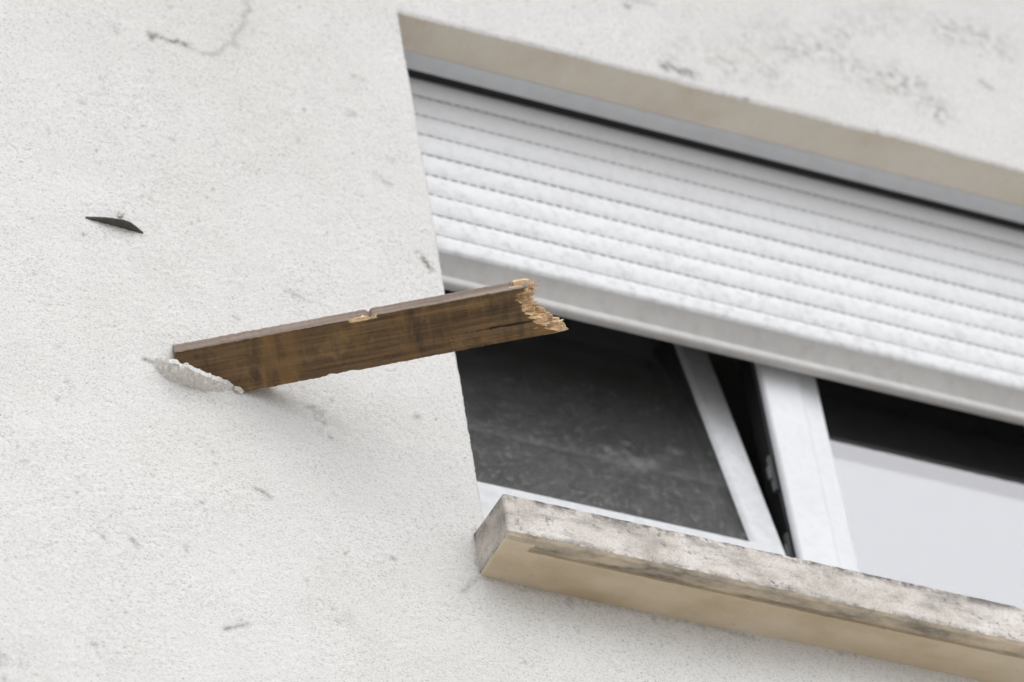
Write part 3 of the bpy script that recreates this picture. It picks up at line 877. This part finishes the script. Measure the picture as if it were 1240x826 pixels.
# torn fibres of the broken end
BV, BF = [], []
def splinter(p, d, L, w, t, tw):
    n = len(BV)
    d = d / np.linalg.norm(d)
    a = np.cross(d, (0, 0, 1)); a /= np.linalg.norm(a); b = np.cross(a, d)
    ca, sa = math.cos(tw), math.sin(tw)
    a, b = a * ca + b * sa, -a * sa + b * ca
    bl = random.uniform(0.45, 0.85)
    for (q, s_) in ((0, 1.0), (0.6, 0.95), (0.93, bl)):
        c = p + d * L * q + np.array([0, 0, 1]) * 0.10 * L * q * q * random.uniform(-1, 1)
        for (sa_, sb_) in ((-1, -1), (1, -1), (1, 1), (-1, 1)): BV.append(c + a * w * s_ * sa_ * 0.5 + b * t * s_ * sb_ * 0.5)
    BV.append(p + d * L + a * w * random.uniform(-0.3, 0.3))
    for r in range(2):
        for k in range(4):
            i0, i1 = n + r * 4 + k, n + r * 4 + (k + 1) % 4
            BF.append((i0, i1, i1 + 4, i0 + 4))
    for k in range(4): BF.append((n + 8 + k, n + 8 + (k + 1) % 4, n + 12))
for q in range(190):
    v = random.uniform(0.0008, 0.0755); t = random.random() ** 1.5
    z = 0.0040 + t * (TH - 0.0060)
    e0 = np.interp(v, vb, ub); e1 = np.interp(v, vb, ue)
    big = q % 2 == 0
    tt = min(1.0, 2.2 * t + 0.40)
    tip = e0 * (1 - tt) + e1 * tt + (random.uniform(-0.009, 0.003) if big else random.uniform(-0.012, 0.009))
    L = random.uniform(0.016, 0.030) if big else random.uniform(0.014, 0.036)
    wd = random.uniform(0.005, 0.0125) if big else random.uniform(0.0007, 0.0024)
    splinter(np.array([tip - L, v, z + 0.0022 * big]), np.array([1, random.gauss(0.04, 0.10), random.gauss(-0.04 if t < 0.3 else 0.0, 0.06)]), L, wd, wd * random.uniform(0.35, 0.6), random.uniform(-0.8, 0.8))
# one torn strip at the upper arris
for (u0, v0, z0, L, w_s) in ((0.486, 0.004, 0.010, 0.034, 0.003), (0.492, 0.006, 0.020, 0.030, 0.0025), (0.505, 0.0735, 0.004, 0.051, 0.006), (0.505, 0.069, 0.010, 0.045, 0.007)):
    splinter(np.array([u0, v0, z0]), np.array([1, 0.02, -0.01]), L, w_s, w_s * 0.6, 0.2)
se = local_obj("splintered_end", BV, BF, [FRESH])
se["label"] = "pale torn fibres at the broken end of the board"
# nail holes in the seen face
for (u, v, r_) in ((0.1775, 0.0494, 0.0015), (0.3688, 0.0379, 0.0017), (0.3199, 0.0499, 0.0011), (0.0299, 0.0130, 0.0026)):
    HV = [(u + r_ * 1.3 * math.cos(a), v + r_ * math.sin(a), zz) for zz, r_ in ((-0.0006, r_), (0.0004, r_ * 0.6)) for a in np.linspace(0, 2 * math.pi, 10, endpoint=False)]
    HF = [(k, (k + 1) % 10, 10 + (k + 1) % 10, 10 + k) for k in range(10)] + [tuple(range(10))]
    local_obj("nail_head", HV, HF, [SLATE])

# ------------------------------------------------------------------ render that the board has lifted off the wall
FL = (-0.44, 0.0, -0.92)
rt = np.array([(-0.493, -0.892), (-0.482, -0.909), (-0.458, -0.919), (-0.432, -0.9225), (-0.405, -0.918), (-0.378, -0.9075)])
outw = np.array([0.008, 0.024, 0.030, 0.026, 0.017, 0.004])
ts = np.linspace(0, 1, 6)
na, nb = 60, 14
fn = band_noise(na + 1, nb + 1, 3, 9, 61); fn2 = band_noise(na + 1, nb + 1, 3, 9, 62); lmp = band_noise(na + 1, nb + 1, 10, 30, 64); rim = band_noise(na + 1, 4, 4, 14, 63)
LV = []
for lay in (0, 1):
    for i in range(na + 1):
        s_ = i / na
        x = np.interp(s_, ts, rt[:, 0]); z = np.interp(s_, ts, rt[:, 1]); ow = np.interp(s_, ts, outw) * (1 + 0.06 * rim[i, 0])
        for j in range(nb + 1):
            r = j / nb
            th = 0.014 * (1 - 0.40 * r) * min(1, 8 * s_ + 0.1, 8 * (1 - s_) + 0.1)
            zz = z + 0.010 * r * r + (th if lay else 0) - 0.004 * math.sin(math.pi * r)
            yy = 0.010 - (ow + 0.010) * (r ** 0.9)
            if r == 1 or lay == 0: yy += 0.0004 * fn2[i, j]
            LV.append((x + 0.0006 * fn2[i, j] + 0.010 * r * (s_ - 0.4), yy, zz + 0.0006 * fn[i, j]))
lid = np.arange(len(LV)).reshape(2, na + 1, nb + 1)
LF, LM = [], []
def addq(a, m):
    q = np.stack([a[:-1, :-1], a[1:, :-1], a[1:, 1:], a[:-1, 1:]], -1).reshape(-1, 4)
    LF.extend(map(tuple, q.tolist())); LM.extend([m] * len(q))
addq(lid[0][:, ::-1], 1); addq(lid[1], 0)
addq(np.stack([lid[0][:, -1], lid[1][:, -1]]), 0)
addq(np.stack([lid[1][0], lid[0][0]]), 1); addq(np.stack([lid[0][-1], lid[1][-1]]), 1)
fl = mesh_obj("lifted_plaster", LV, LF, [STUCCO, GRIT], None, FL, LM)
fl["label"] = "lip of cracked white render pushed out under the wooden board"
fl["category"] = "plaster"

def lump(name, c, r, mat, seed, label, sq=(1, 1, 1)):
    q = np.random.default_rng(seed)
    V, F = [], []
    nl, nm_ = 5, 8
    for a in range(nl + 1):
        th = math.pi * a / nl
        for b in range(nm_):
            ph = 2 * math.pi * b / nm_
            k = r * (1 + 0.25 * q.normal())
            V.append((c[0] + k * sq[0] * math.sin(th) * math.cos(ph), c[1] + k * sq[1] * math.sin(th) * math.sin(ph), c[2] + k * sq[2] * math.cos(th)))
    for a in range(nl):
        for b in range(nm_):
            F.append((a * nm_ + b, a * nm_ + (b + 1) % nm_, (a + 1) * nm_ + (b + 1) % nm_, (a + 1) * nm_ + b))
    o = mesh_obj(name, V, F, mat, None, (c[0], 0, c[2] - r))
    o["label"] = label; o["category"] = "plaster"
    return o
lump("plaster_crumb", (-0.371, -0.006, -0.905), 0.0055, GRIT, 3, "small crumb of plaster at the lower right end of the lifted render", (1.5, 1, 0.8))
lump("plaster_crumb", (-0.5235, -0.004, -0.6035), 0.0050, GRIT, 9, "tiny plaster crumb just above the dark shard", (1, 0.9, 1.1))

# ------------------------------------------------------------------ dark shard stuck in the wall
SH = (-0.534, 0.0, -0.626)
nseg = 28
ta = np.linspace(0, 1, nseg + 1)
ox = -0.579 + 0.089 * ta; oz = -0.6228 - 0.0050 * ta
oy = -(0.0015 + 0.0150 * np.interp(ta, [0, 0.1, 0.2, 0.3, 0.4, 0.5, 0.6, 0.7, 0.8, 0.9, 1.0], [0.02, 0.28, 0.50, 0.68, 0.82, 0.93, 1.0, 0.95, 0.72, 0.42, 0.12]) + 0.0002 * band_noise(nseg + 1, 4, 2, 8, 71)[:, 0])
DV, DF = [], []
for lay, dzz in ((0, -0.0021), (1, 0.0021)):
    for row in (0, 1, 2):
        for k in range(nseg + 1):
            y = 0.006 if row == 0 else (oy[k] * 0.85 if row == 1 else oy[k])
            DV.append((ox[k], y, oz[k] + dzz * (1 if row < 2 else 0.45)))
w3 = nseg + 1
for lay in (0, 1):
    for row in (0, 1):
        for k in range(nseg):
            a = lay * 3 * w3 + row * w3 + k
            q = (a, a + 1, a + 1 + w3, a + w3)
            DF.append(q if lay == 0 else q[::-1])
for k in range(nseg):
    a = 2 * w3 + k
    DF.append((a, a + 1, a + 1 + 3 * w3, a + 3 * w3))
for k in (0, nseg):
    for row in (0, 1):
        a = row * w3 + k
        DF.append((a, a + w3, a + 4 * w3, a + 3 * w3))
sh = mesh_obj("dark_shard", DV, DF, SLATE, None, SH)
sh["label"] = "thin dark grey curved shard lodged edge-on in the stucco left of the board"
sh["category"] = "shard"
